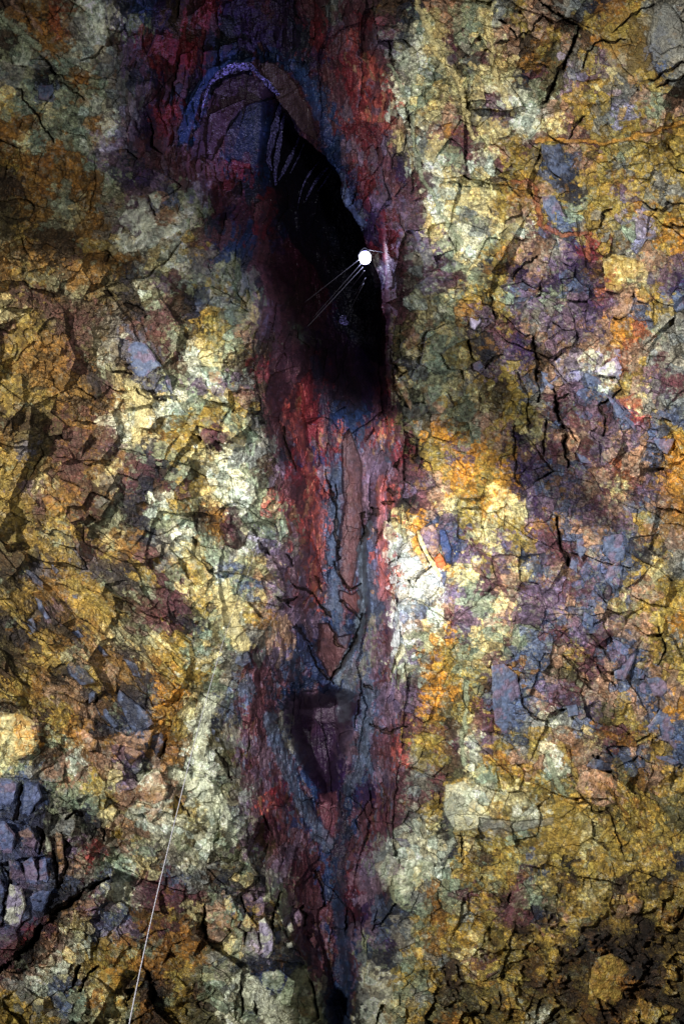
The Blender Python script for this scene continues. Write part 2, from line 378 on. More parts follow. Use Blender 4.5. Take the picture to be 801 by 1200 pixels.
# --- open cracks and joints: narrow and really deep
CR = [([(603,48),(618,38),(637,18)],3.2),([(630,-4),(650,15),(668,24),(678,29)],6),([(677,33),(668,58),(650,95),(641,114),(633,122)],7),
([(681,78),(695,52),(708,48),(732,46)],3),([(718,38),(740,16),(765,5)],2.6),([(760,95),(780,83),(803,71)],3.6),([(772,102),(788,95),(803,88)],5),
([(668,160),(672,146),(682,137)],3),([(700,265),(708,252),(717,245)],2.6),([(753,235),(765,243),(775,247),(785,238),(803,237)],2.6),([(780,268),(790,264),(803,266)],4),
([(625,395),(632,430),(630,470)],6),([(637,490),(634,535)],3.2),([(648,455),(655,490),(663,515),(664,545)],7),([(608,435),(616,462),(618,505)],2.4),
([(664,460),(650,472),(653,492),(676,515)],3.2),([(705,510),(709,490),(703,474),(726,458)],3.2),([(602,500),(603,560),(610,572)],2.6),
([(650,608),(656,635),(665,655),(662,664)],6.5),([(658,765),(680,795),(690,806)],3.2),([(690,742),(705,760),(716,775)],3),([(700,780),(710,796),(718,806)],4.5),([(770,735),(780,765),(772,776)],3.5),
([(607,800),(612,825),(628,842),(640,845)],3),([(671,925),(688,938),(695,950),(712,952),(722,975),(730,1002)],3.2),([(675,943),(690,940)],3),([(695,982),(706,987),(712,998)],3),
([(697,887),(710,902),(722,914)],5.5),([(748,870),(760,860)],3),([(342,682),(350,690),(360,690),(372,703),(386,722)],5),([(322,701),(333,705),(346,699)],5),([(333,703),(338,712)],3),
([(303,633),(308,642),(315,647)],5.5),([(299,617),(303,628)],3),([(291,706),(308,725)],2.6),([(347,734),(357,745),(364,757)],3.4),([(337,648),(343,666)],3.2),([(368,675),(380,692)],3),
([(392,570),(394,600),(394,640),(397,655)],3.4),([(380,552),(386,575),(392,596)],3.4),([(332,500),(338,530),(346,552)],3),([(424,602),(428,625),(423,638)],6),([(434,598),(443,604)],9),([(448,591),(462,588)],4.5),([(455,611),(464,609)],4),
([(392,658),(398,676),(410,690),(422,684)],3.2),([(400,705),(412,716),(420,724)],2.6),([(424,718),(418,745),(404,772),(389,798)],6),([(360,758),(374,782),(389,800)],3),([(382,728),(392,748),(403,760)],2.4),
([(423,812),(418,832),(416,850)],3),([(436,806),(428,800)],4),([(436,850),(455,857),(475,852)],3),([(460,430),(468,440),(472,436)],6),([(463,452),(468,466)],4),([(486,522),(488,532),(484,538)],5),([(466,540),(467,552)],6.5),([(457,575),(462,580)],4),
([(455,395),(456,420),(461,450),(460,480)],3.2),([(486,683),(492,672),(505,663)],3.6),([(456,662),(462,656)],2.6),([(568,432),(578,420),(586,418)],3),
([(-5,1146),(14,1128),(30,1110),(50,1086),(75,1062),(100,1042),(126,1028)],13),([(26,918),(23,945),(20,963)],5),([(46,970),(50,985),(47,1002)],7),([(63,1000),(67,1014),(69,1036)],8),([(73,975),(79,1005),(72,1036)],6),([(4,1014),(11,1030),(5,1060),(2,1084)],4.5),
([(94,1134),(85,1156)],7),([(118,1132),(103,1142),(95,1160)],6),([(158,1160),(150,1172)],10),([(175,1140),(180,1165),(172,1180)],10),([(78,960),(90,950),(98,955)],7),([(118,965),(122,985)],5),
([(130,435),(145,438),(156,437)],4.5),([(172,458),(186,468),(197,469)],4),([(155,456),(171,468)],2.4),([(22,105),(40,130),(62,165)],3.4),([(95,70),(110,66),(120,56)],3),([(70,97),(100,115)],2.4),
([(251,880),(262,893),(272,912)],6),([(205,935),(222,955)],3),([(122,305),(126,298)],5),([(145,355),(160,360),(172,372)],5),([(120,340),(130,347)],6),([(172,232),(178,250),(184,257)],3),
([(226,600),(233,625)],2.6),([(330,1045),(322,1070),(318,1095)],6),([(283,1050),(288,1070)],5),([(240,1060),(236,1085),(245,1100)],7),([(300,1175),(304,1190)],3.6),([(282,1150),(283,1190)],3),
([(370,1020),(382,1060)],3),([(354,1060),(356,1085)],5),([(450,1025),(460,1010)],3),([(538,975),(541,1003)],4),([(585,1165),(588,1185)],3),([(535,1130),(545,1150)],3),
([(480,150),(474,120)],3),([(452,50),(462,80)],3),([(597,35),(605,45)],5),([(583,25),(592,28)],5),([(584,52),(596,48)],5),([(575,350),(580,372)],4),([(600,325),(612,310),(630,300)],3),([(632,330),(630,350)],4)]
for pts, w in CR:
    sl = window(pts, w+6)
    px = X[sl]+6*fbm(X[sl]/13, Y[sl]/13, 641, 5, .6); py = Y[sl]+6*fbm(X[sl]/13, Y[sl]/13, 651, 5, .6)
    d, t, sg = dline(px, py, pts)
    ww = w*.38*(.3+.7*np.sin(np.clip(t, .04, .96)*math.pi))*np.clip(1+1.5*fbm(X[sl]/9, Y[sl]/9, 661, 3), .15, 2)
    m = 1-sst(ww*.6, ww+.8, d)
    H[sl] -= m*(5+w*3.5)
    H[sl] += np.where(sg < 0, 1, 0)*np.exp(-(d/(w*2.5))**2)*1.5*(1-m)
    mixc(sl, m*.6, 'd', .2, 3)

# ------------------------------------------------------------------ assemble
H = H*(1-.0*mf)
Zd = Z - H*Z/F*1.0
P = world(X, Y, Zd).astype(np.float32)
C = np.clip(C, 0.002, .9)
reg = np.where(wx < lb, 0, np.where(wx > rb, 1, 2))
SH = [(205,200),(207,150),(222,104),(244,76),(300,60),(345,74),(372,115),(392,165),(404,225),(426,262),(440,300),(452,360),(458,430),(452,480),(420,492),(392,480),(365,420),(330,330),(312,250),(305,205),(262,192)]
HO = [(312,825),(345,800),(386,798),(436,806),(434,860),(416,915),(402,1000),(384,1000),(350,940),(322,880)]
reg = np.where((reg == 2) & inpoly(wx, wy, SH), 3, reg)
reg = np.where((reg == 2) & inpoly(wx, wy, HO), 4, reg)
fr_ = reg[:-1, :-1]

def nt(m): m.use_nodes = True; n = m.node_tree; n.nodes.clear(); return n
def rock_mat(name, src, rough=(.55, .9), bump=.6, spec=.45, scale=1.0, c2=None):
    m = bpy.data.materials.new(name); t = nt(m); N = t.nodes; Lk = t.links
    out = N.new('ShaderNodeOutputMaterial'); b = N.new('ShaderNodeBsdfPrincipled'); Lk.new(b.outputs[0], out.inputs[0])
    geo = N.new('ShaderNodeNewGeometry')
    n1 = N.new('ShaderNodeTexNoise'); n1.inputs['Scale'].default_value = 9*scale; n1.inputs['Detail'].default_value = 4; n1.inputs['Roughness'].default_value = .7
    Lk.new(geo.outputs['Position'], n1.inputs['Vector'])
    n2 = N.new('ShaderNodeTexNoise'); n2.inputs['Scale'].default_value = 26*scale; n2.inputs['Detail'].default_value = 2
    Lk.new(geo.outputs['Position'], n2.inputs['Vector'])
    r = N.new('ShaderNodeMapRange'); r.inputs['From Min'].default_value = .3; r.inputs['From Max'].default_value = .7; r.inputs['To Min'].default_value = .72; r.inputs['To Max'].default_value = 1.28
    Lk.new(n1.outputs['Fac'], r.inputs['Value'])
    mx = N.new('ShaderNodeMix'); mx.data_type = 'RGBA'; mx.blend_type = 'MULTIPLY'; mx.inputs['Factor'].default_value = 1
    Lk.new(r.outputs[0], mx.inputs['B'])
    if src == 'attr':
        a = N.new('ShaderNodeAttribute'); a.attribute_name = 'rock_colour'; Lk.new(a.outputs['Color'], mx.inputs['A'])
    else:
        q = N.new('ShaderNodeMix'); q.data_type = 'RGBA'
        n3 = N.new('ShaderNodeTexNoise'); n3.inputs['Scale'].default_value = 3.0*scale; n3.inputs['Detail'].default_value = 7; n3.inputs['Roughness'].default_value = .75
        Lk.new(geo.outputs['Position'], n3.inputs['Vector'])
        cr = N.new('ShaderNodeMapRange'); cr.inputs['From Min'].default_value = .47; cr.inputs['From Max'].default_value = .6; Lk.new(n3.outputs['Fac'], cr.inputs['Value'])
        Lk.new(cr.outputs[0], q.inputs['Factor'])
        q.inputs['A'].default_value = (*src, 1); q.inputs['B'].default_value = (*(c2 or src), 1); Lk.new(q.outputs['Result'], mx.inputs['A'])
    Lk.new(mx.outputs['Result'], b.inputs['Base Color'])
    rr = N.new('ShaderNodeMapRange'); rr.inputs['To Min'].default_value = rough[0]; rr.inputs['To Max'].default_value = rough[1]; rr.inputs['From Min'].default_value = .3; rr.inputs['From Max'].default_value = .7
    Lk.new(n2.outputs['Fac'], rr.inputs['Value']); Lk.new(rr.outputs[0], b.inputs['Roughness'])
    b.inputs['Specular IOR Level'].default_value = spec
    s1 = N.new('ShaderNodeMath'); s1.operation = 'MULTIPLY_ADD'; Lk.new(n1.outputs['Fac'], s1.inputs[0]); s1.inputs[1].default_value = 1.0; Lk.new(n2.outputs['Fac'], s1.inputs[2])
    bp = N.new('ShaderNodeBump'); bp.inputs['Strength'].default_value = bump; bp.inputs['Distance'].default_value = .06
    Lk.new(s1.outputs[0], bp.inputs['Height']); Lk.new(bp.outputs[0], b.inputs['Normal'])
    return m
M_WALL = rock_mat('mineral_rock', 'attr', bump=.9)
M_FIS = rock_mat('fissure_rock', 'attr', (.4, .75), .5, .5)
M_SH = rock_mat('wet_lava_lining', 'attr', (.3, .6), .45, .55)

def region_mesh(name, k, mat, label, cat):
    jj, ii = np.nonzero(fr_ == k)
    v = np.stack([jj*NX+ii, (jj+1)*NX+ii, (jj+1)*NX+ii+1, jj*NX+ii+1], 1)
    used, inv = np.unique(v.ravel(), return_inverse=True)
    me = bpy.data.meshes.new(name)
    me.vertices.add(len(used)); me.vertices.foreach_set('co', P.reshape(-1, 3)[used].ravel())
    me.loops.add(len(inv)); me.loops.foreach_set('vertex_index', inv.astype(np.int32))
    me.polygons.add(len(v)); me.polygons.foreach_set('loop_start', (np.arange(len(v))*4).astype(np.int32))
    me.update(calc_edges=True)
    at = me.color_attributes.new('rock_colour', 'FLOAT_COLOR', 'POINT')
    cc = np.ones((len(used), 4), np.float32); cc[:, :3] = C.reshape(-1, 3)[used]
    at.data.foreach_set('color', cc.ravel())
    me.polygons.foreach_set('use_smooth', np.zeros(len(v), bool))
    me.materials.append(mat)
    o = bpy.data.objects.new(name, me); COL.objects.link(o)
    o['kind'] = 'structure'; o['label'] = label; o['category'] = cat
    return o
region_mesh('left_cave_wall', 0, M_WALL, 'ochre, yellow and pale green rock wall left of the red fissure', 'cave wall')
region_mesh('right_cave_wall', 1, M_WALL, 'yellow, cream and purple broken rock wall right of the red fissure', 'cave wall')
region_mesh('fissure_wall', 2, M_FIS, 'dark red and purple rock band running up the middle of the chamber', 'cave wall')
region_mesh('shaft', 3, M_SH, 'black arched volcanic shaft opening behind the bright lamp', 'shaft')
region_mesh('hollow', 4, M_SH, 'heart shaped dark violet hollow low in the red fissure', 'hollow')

# chamber floor, reaching under the foot of the walls
bm = bmesh.new(); n = 60
vs = [[bm.verts.new((-45+90*i/n, -30+90*j/n, 0.18*math.sin(i*1.7+j*.6)*math.cos(j*1.3))) for i in range(n+1)] for j in range(n+1)]
for j in range(n):
    for i in range(n): bm.faces.new((vs[j][i], vs[j][i+1], vs[j+1][i+1], vs[j+1][i]))
me = bpy.data.meshes.new('ground'); bm.to_mesh(me); bm.free()
me.materials.append(rock_mat('ground_rubble', tuple(lin((92,76,50))), scale=1, c2=tuple(lin((60,50,44)))))
g = bpy.data.objects.new('ground', me); COL.objects.link(g); g['kind'] = 'structure'; g['label'] = 'brown rubble floor of the chamber'

# ------------------------------------------------------------------ single stones set in the wall
PAIR = dict(s='p', n='s', k='n', t='o', c='a', w='g', y='o', o='d', a='y', p='t', m='d', l='w', g='e', d='m', b='s', e='w', x='v', u='d', W='w', v='n', i='p', j='i', R='f', f='o')
M_STONE = rock_mat('loose_stone', 'attr', (.55, .9), .5, .4)
M_SLATE = rock_mat('slate_stone', 'attr', (.45, .7), .35, .5)
def surf_z(px, py):
    i, j = xi_of(px), yi_of(py); r = 2
    return float(np.median(Zd[max(0,j-r):j+r+1, max(0,i-r):i+r+1]))
def stone_mesh(name, poly, ch, h=4.0, tilt=(0, 0), rnd=None, base=None, crust=1.0):
    """h: relief in px; tilt: slope of the face (d height / d px)"""
    rnd = rnd or random.Random(int(poly[0][0]*31+poly[0][1]))
    cx = sum(p[0] for p in poly)/len(poly); cy = sum(p[1] for p in poly)/len(poly)
    # refine the outline with small irregular steps
    out = []
    for i in range(len(poly)):
        a = poly[i]; b = poly[(i+1) % len(poly)]; L = math.hypot(b[0]-a[0], b[1]-a[1]); k = max(1, int(L/4.5))
        for q in range(k):
            t = q/k; j = 0 if q == 0 else rnd.uniform(-.7, .7)
            nx, ny = -(b[1]-a[1])/max(L, 1e-3), (b[0]-a[0])/max(L, 1e-3)
            out.append((a[0]+(b[0]-a[0])*t+nx*j, a[1]+(b[1]-a[1])*t+ny*j))
    if base is None:
        zs = sorted(surf_z(*p) for p in poly+[(cx, cy)]); zb = zs[len(zs)//3]
    else: zb = base
    u = zb/F
    kx, ky = rnd.uniform(-.15, .15), rnd.uniform(-.15, .15)
    def hh(x, y, lift): return lift + tilt[0]*(x-cx)+tilt[1]*(y-cy)+kx*abs(x-cx)*.5+ky*abs(y-cy)*.5
    bm = bmesh.new()
    n = len(out)
    def ring(s, f):
        r = []
        for (x, y) in out:
            xx = cx+(x-cx)*s+rnd.uniform(-.35, .35)*(s < 1); yy = cy+(y-cy)*s+rnd.uniform(-.35, .35)*(s < 1)
            z = zb - f(xx, yy)*u
            r.append(bm.verts.new(tuple(world(xx, yy, z))))
        return r
    r0 = ring(1.0, lambda x, y: -max(6, h*2.2))
    r1 = ring(1.0, lambda x, y: hh(x, y, h*.45)+rnd.uniform(-.3, .3))
    r2 = ring(.86, lambda x, y: hh(x, y, h*.95)+rnd.uniform(-.25, .25))
    r3 = ring(.5, lambda x, y: hh(x, y, h*1.05)+rnd.uniform(-.2, .2))
    c = bm.verts.new(tuple(world(cx, cy, zb-hh(cx, cy, h*1.05)*u)))
    for A, B in ((r0, r1), (r1, r2), (r2, r3)):
        for i in range(n): bm.faces.new((A[i], A[(i+1) % n], B[(i+1) % n], B[i]))
    for i in range(n): bm.faces.new((r3[i], r3[(i+1) % n], c))
    bm.faces.new(list(reversed(r0)))
    bmesh.ops.triangulate(bm, faces=bm.faces[:])
    bmesh.ops.recalc_face_normals(bm, faces=bm.faces[:])
    size = max(max(p[0] for p in poly)-min(p[0] for p in poly), max(p[1] for p in poly)-min(p[1] for p in poly))
    for _ in range(3 if size > 14 else 2):
        bmesh.ops.subdivide_edges(bm, edges=[e for e in bm.edges if e.calc_length() > 1.5*u], cuts=1, use_grid_fill=False)
        bmesh.ops.triangulate(bm, faces=bm.faces[:])
    sf = .35 if ch in 'snkbij' else 1.0
    me = bpy.data.meshes.new(name); bm.to_mesh(me); bm.free()
    nv = len(me.vertices); co_ = np.empty(nv*3, np.float32); me.vertices.foreach_get('co', co_); co_ = co_.reshape(-1, 3).astype(float)-CAM
    zz = co_@AF; qx = CX+(co_@AX)/zz*F; qy = CY-(co_@AU)/zz*F
    rel = 1.5*fbm(qx/9, qy/9, 701, 4, .65)*min(1.6, size/18)
    f1, f2, c1, c2_, i1, i2 = voro(qx/9+.3*fbm(qx/8, qy/8, 705, 2), qy/9, 711)
    rel += ((h32(i1, i2, 713)-.5)*.8*(qx/9-c1)+(h32(i1, i2, 714)-.5)*.8*(qy/9-c2_))*7*min(1, size/24) - .8*(1-sst(0, .1, f2-f1))*(size > 22)
    zz2 = zz - rel*u*sf
    Pw = world(qx, qy, zz2)
    org = Vector(world(cx, cy, zb))
    me.vertices.foreach_set('co', (Pw-np.array(org)).astype(np.float32).ravel())
    ii = np.clip(np.searchsorted(xs, qx), 0, NX-1); jj = np.clip(np.searchsorted(ys, qy), 0, NY-1)
    base_c = PALL[KEYS.index(ch)]; alt = PALL[KEYS.index(PAIR.get(ch, ch))]
    k1 = sst(-.05, .2, fbm(qx/11, qy/11, 721, 4, .65))[:, None]*(.75 if ch not in 'BO' else 0)
    cc = base_c*(1-k1)+alt*k1
    dd, _, _ = dline(qx, qy, list(poly)+[poly[0]])
    k2 = np.clip(.3+.75*sst(.12, .3, fbm(qx/8, qy/8, 731, 4, .7))+.5*(1-sst(0, 2.2, dd)), 0, .9)[:, None]
    k2 = k2*(.3 if ch in 'snkblij' else 1.15)*crust
    cc = cc*(1-k2)+C[jj, ii]*k2
    cc = cc*np.clip(1+.9*fbm(qx/3.2, qy/3.2, 741, 4, .8), .3, 2)[:, None]
    ca_ = np.ones((nv, 4), np.float32); ca_[:, :3] = np.clip(cc, .002, .9)
    at = me.color_attributes.new('rock_colour', 'FLOAT_COLOR', 'POINT'); at.data.foreach_set('color', ca_.ravel())
    me.materials.append(M_STONE if ch not in 'snkbplij' else M_SLATE)
    me.update()
    o = bpy.data.objects.new(name, me); COL.objects.link(o); o.location = org
    return o
def stone(name, cat, label, poly, ch, h=4.0, tilt=(0, 0), group=None):
    o = stone_mesh(name, poly, ch, h, tilt)
    o['label'] = label; o['category'] = cat
    if group: o['group'] = group
    return o

GS = 'slate slabs set in the right wall'
for poly, ch, h, lab in [
 ([(633,168),(640,170),(655,168),(664,181),(681,193),(686,208),(672,232),(664,216),(650,204),(640,196),(634,180)],'n',3,'blue-black slate slab below the orange seam at upper right'),
 ([(634,230),(650,229),(660,250),(668,265),(670,274),(655,274),(648,262),(636,243)],'s',3,'narrow slanting slate flake just under the blue-black slab'),
 ([(633,435),(654,441),(647,456),(637,449)],'s',2,'small slate chip left of the pale white block'),
 ([(684,437),(698,441),(704,446),(704,456),(693,464),(687,448)],'s',2.5,'slate slab right below the pale white block'),
 ([(706,457),(725,475),(735,487),(744,497),(744,506),(735,493),(722,489),(717,475)],'s',3,'long thin slate splinter beside the pinkish rock'),
 ([(770,480),(785,485),(803,489),(803,514),(791,506),(785,492),(772,487)],'n',3,'dark slate wedge at the right edge above the amber patch'),
 ([(754,517),(765,515),(768,504),(775,512),(790,514),(781,532),(772,527),(767,520)],'s',3,'ragged slate piece beside the dark wedge at the right edge'),
 ([(674,530),(696,540),(692,544),(680,542)],'s',2,'flat slate sliver under the brown upright cracks'),
 ([(675,632),(687,631),(686,647),(680,655),(675,645)],'s',2.5,'upright slate chip left of the large square slate slab'),
 ([(669,652),(676,660),(676,672),(666,665)],'s',2.5,'pointed slate chip at the foot of the dark red cleft'),
 ([(707,630),(719,626),(730,627),(732,645),(730,657),(717,660),(705,647)],'s',3,'large square slate slab in the middle of the right wall'),
 ([(712,664),(728,660),(729,685),(718,690),(708,680)],'s',2.5,'slate slab directly under the large square one'),
 ([(684,716),(695,722),(694,736),(682,727)],'s',2.5,'diamond shaped slate chip amid purple rock'),
 ([(717,750),(740,746),(745,762),(742,775),(732,797),(720,795),(717,775),(722,765)],'s',3.5,'tall broken slate slab between purple rock and tan fan'),
 ([(746,782),(754,786),(754,796),(747,795)],'s',2.5,'small dark slate block right of the tall broken slab'),
 ([(757,795),(770,793),(780,800),(785,806),(775,817),(765,815)],'s',3,'rounded slate slab above the biggest slate boulder'),
 ([(772,832),(786,839),(803,857),(803,880),(790,880),(782,870),(772,867),(757,852)],'s',4,'biggest slate boulder, smooth and rounded, at the right edge'),
 ([(575,780),(590,778),(605,790),(612,830),(612,850),(603,868),(587,857),(580,848),(577,825)],'s',3,'broad cracked slate slab right of the amber streak'),
 ([(662,827),(675,825),(678,838),(665,841)],'s',3,'small cube of slate beside the pale green patch'),
 ([(754,885),(780,886),(796,893),(790,896),(758,891)],'s',2,'thin flat slate plate under the biggest slate boulder'),
 ([(686,898),(695,888),(717,895),(719,903),(700,903)],'n',2,'dark slate tilted over the large tan boulder'),
 ([(748,803),(754,798),(760,806),(756,814),(749,811)],'s',2.5,'little slate chip left of the rounded slate slab')]:
    stone('slate_slab', 'slate slab', lab, poly, ch, h, (random.uniform(-.2,.2), random.uniform(-.2,.2)), GS)
GD = 'dark slates in the left wall'
for poly, ch, h, lab in [
 ([(41,700),(50,705),(53,715),(59,724),(54,727),(46,716)],'n',3,'hooked blue-black slate in ochre rock at far left'),
 ([(77,780),(86,775),(102,786),(112,800),(95,803),(80,789)],'n',3,'largest blue-black slate above the tan boulder'),
 ([(60,660),(70,669),(66,673),(61,666)],'n',2,'small slate wedge standing alone high in the ochre slope'),
 ([(26,662),(37,670),(50,682),(51,690),(37,682),(26,673)],'n',2.5,'long slanting dark slate near the left edge'),
 ([(140,808),(152,818),(170,832),(181,848),(160,860),(150,848),(136,822)],'n',4,'thick slanting blue-black slab above the cut stone'),
 ([(104,813),(114,805),(111,820),(104,825)],'n',2.5,'narrow dark chip above the tan boulder'),
 ([(28,727),(38,724),(44,738),(36,744),(28,736)],'n',2.5,'dark slate flake below the hooked slate'),
 ([(84,741),(92,738),(99,746),(93,751)],'n',2,'tiny dark slate left of the diagonal groove'),
 ([(105,745),(118,757),(128,768),(122,770),(108,754)],'n',2.5,'thin dark slate lying in the diagonal groove'),
 ([(84,697),(92,696),(91,702),(86,701)],'n',2,'tiny dark slate above the amber crust'),
 ([(145,772),(160,778),(166,795),(156,792)],'n',2.5,'dark slate at the lower end of the diagonal groove'),
 ([(178,862),(190,858),(192,870),(183,888),(176,880)],'n',3,'shaded right side of the cut stone, painted as a dark face'),  # shade on the cut stone, built as a dark piece
 ([(120,822),(127,834),(140,850),(134,853),(122,840)],'n',2.5,'dark slab leaning left of the thick slanting one')]:
    stone('dark_slate', 'slate', lab, poly, ch, h, (.1, random.uniform(-.2,.2)), GD)
for poly, ch, h, tl, lab in [
 ([(122,258),(135,240),(155,228),(172,232),(180,252),(198,262),(214,268),(205,275),(180,285),(162,293),(148,297),(130,292),(123,275)],'w',7,(-.1,.12),'large smooth pale boulder with a purple-grey centre at upper left'),
 ([(226,347),(232,336),(246,336),(246,353),(241,366),(230,365)],'n',3,(0,0),'dark oval stone in pale crust left of the fissure'),
 ([(147,307),(156,305),(160,315),(156,332),(147,325)],'k',2,(0,0),'black stone below the large pale boulder'),
 ([(140,409),(155,400),(170,402),(190,430),(200,445),(203,468),(187,468),(172,455),(157,437)],'s',7,(.15,-.2),'blue-grey slanting slab above the sulphur yellow patch'),
 ([(75,838),(90,835),(110,845),(114,868),(112,878),(103,880),(88,868),(76,858)],'o',7,(-.15,.1),'rounded tan boulder under the dark slates'),
 ([(147,872),(162,856),(181,855),(172,880),(160,890),(145,882)],'t',6,(-.15,.1),'cut stone with a flat tan face beside a dark one'),
 ([(-10,834),(25,836),(46,848),(47,868),(37,884),(20,890),(-10,892)],'c',8,(-.1,.1),'big pale cream boulder at the left edge above the blue basalt'),
 ([(158,925),(170,908),(186,903),(197,925),(190,948),(176,965),(160,945)],'t',7,(-.2,.1),'tan slab streaked with orange left of the rope'),
 ([(118,950),(132,942),(138,950),(131,965),(118,961)],'c',6,(-.3,.1),'small cream block left of the orange-streaked slab'),
 ([(115,1140),(128,1133),(146,1135),(142,1150),(130,1172),(116,1165)],'a',6,(-.2,.1),'ribbed amber stone near the lower left corner'),
 ([(118,1042),(135,1032),(150,1038),(145,1055),(125,1060)],'w',5,(-.2,.1),'bright white lump above the diagonal black crack'),
 ([(520,41),(529,44),(536,54),(536,71),(530,79),(522,75),(520,57)],'x',3,(0,0),'dark maroon stone beside the yellow seam at the top'),
 ([(706,307),(725,299),(745,302),(756,310),(745,327),(725,343),(708,340)],'y',6,(-.1,.15),'yellow boulder right of the purple blocks'),
 ([(720,355),(735,347),(744,352),(737,368),(725,374),(714,370)],'t',5,(-.1,.15),'pinkish boulder below the yellow boulder'),
 ([(740,332),(750,329),(765,350),(758,356),(745,352)],'a',5,(-.1,.1),'small orange block right of the pinkish boulder'),
 ([(652,277),(682,276),(681,300),(668,312),(656,305)],'p',4,(.1,.15),'dark purple block framed by a rust seam'),
 ([(775,342),(797,339),(803,360),(792,366),(772,348)],'s',4,(0,.1),'blue-grey block at the right edge by the orange block'),
 ([(695,436),(722,417),(731,440),(710,441)],'l',3,(0,-.2),'pale white triangular block in the right wall'),
 ([(720,464),(745,462),(756,472),(750,490),(738,485),(726,474)],'f',4,(-.1,.1),'pinkish rust coloured rock beside the slate splinter'),
 ([(550,372),(560,368),(564,376),(556,387),(551,384)],'l',4,(-.1,.1),'small lilac pebble in a rusty pocket'),
 ([(553,426),(562,421),(566,430),(560,436),(554,433)],'s',4,(0,.1),'small round grey stone near the black slot'),
 ([(672,925),(680,905),(695,901),(716,907),(720,922),(705,930),(690,936)],'t',6,(0,.2),'large tan boulder under the dark tilted slate'),
 ([(692,1135),(700,1122),(715,1117),(730,1125),(738,1137),(728,1150),(730,1175),(710,1182),(688,1172)],'y',8,(-.2,0),'big amber-yellow boulder among the black pits at lower right'),
 ([(770,1185),(780,1175),(795,1182),(787,1202),(773,1200)],'y',6,(-.2,.2),'angular yellow block in the bottom right corner'),
 ([(744,1165),(757,1174),(768,1187),(770,1203),(752,1195)],'o',6,(-.3,.1),'slanting ochre block left of the angular yellow block'),
 ([(734,1052),(743,1048),(748,1056),(742,1068),(735,1062)],'a',5,(-.2,.1),'small amber stone in the honeycombed crust'),
 ([(598,1040),(608,1033),(617,1042),(620,1060),(618,1085),(622,1100),(605,1092),(590,1090),(588,1075),(578,1070),(580,1063),(592,1065),(600,1055)],'m',4,(0,0),'dark maroon jagged stone on the yellow lower right slope'),
 ([(460,1027),(470,1012),(482,1005),(507,1010),(511,1032),(495,1037),(484,1045),(475,1070),(462,1057)],'e',8,(-.15,.1),'round pale boulder stained pink at the foot of the right wall'),
 ([(440,1020),(455,1000),(466,1006),(474,1030),(462,1050),(448,1045)],'g',6,(.2,.1),'dark grey pointed rock left of the round pale boulder'),
 ([(63,20),(76,12),(87,20),(82,32),(60,41)],'o',5,(-.2,.1),'orange-brown wedge in pale crust at the upper left'),
 ([(66,74),(78,70),(86,84),(88,98),(76,94)],'o',4,(-.2,.1),'orange plate among pale crust below the brown wedge'),
 ([(0,135),(12,142),(30,156),(40,168),(20,172),(-8,160)],'o',5,(-.2,.1),'brown slab at the left edge near the top'),
 ([(44,100),(62,98),(64,106),(56,118),(45,116)],'s',4,(-.2,.1),'blue-grey chip in the pale crust at upper left'),
 ([(10,58),(28,50),(38,62),(34,78),(16,76)],'e',4,(-.1,.1),'green-grey plate under the brown slabs at upper left'),
 ([(110,0),(124,2),(124,30),(120,48),(112,45),(104,25)],'w',5,(-.2,0),'upright pale fluted slab at the top left'),
 ([(96,590),(60,0),(60,0)] if False else [(48,583),(60,580),(76,595),(74,602),(55,598)],'o',5,(-.1,.1),'brown rounded stone in the dark slope at left'),
 ([(468,717),(474,708),(480,706),(480,724),(473,732),(467,726)],'s',3,(0,0),'small blue stone in the bright white patch'),
 ([(305,1140),(325,1135),(345,1150),(340,1178),(318,1185),(302,1165)],'e',5,(-.1,.1),'pale green block left of the navy dike at the bottom'),
 ([(278,768),(290,763),(294,775),(284,782),(275,777)],'n',3,(0,0),'dark blue stone above the left flank of the hollow'),
 ([(234,490),(246,487),(254,505),(250,520),(240,522),(233,505)],'m',5,(-.2,.2),'maroon block set in pale yellow crust'),
 ([(290,490),(302,488),(303,500),(295,506)],'k',2,(0,0),'black notch stone beside the reddish columns'),
 ([(243,435),(258,434),(264,446),(256,452),(245,448)],'t',4,(-.2,.2),'tan ledge stone beside the white knob')]:
    nm = 'pebble' if 'pebble' in lab else 'boulder' if 'boulder' in lab else 'rock_slab' if ('slab' in lab or 'plate' in lab) else 'rock_block' if 'block' in lab else 'stone'
    stone(nm, {'rock_slab':'rock slab','rock_block':'rock block'}.get(nm, nm), lab, poly, ch, h, tl)
# two curved flakes on the pale boulder
for poly, ch, lab in [([(173,228),(184,222),(192,232),(186,246),(179,244)],'e','upper curved grey-green flake resting on the pale boulder'),
                      ([(184,247),(196,240),(208,250),(210,262),(196,262),(187,256)],'t','lower curved tan flake resting on the pale boulder')]:
    stone('rock_flake', 'rock flake', lab, poly, ch, 5, (-.2,.2), 'curved flakes by the pale boulder')
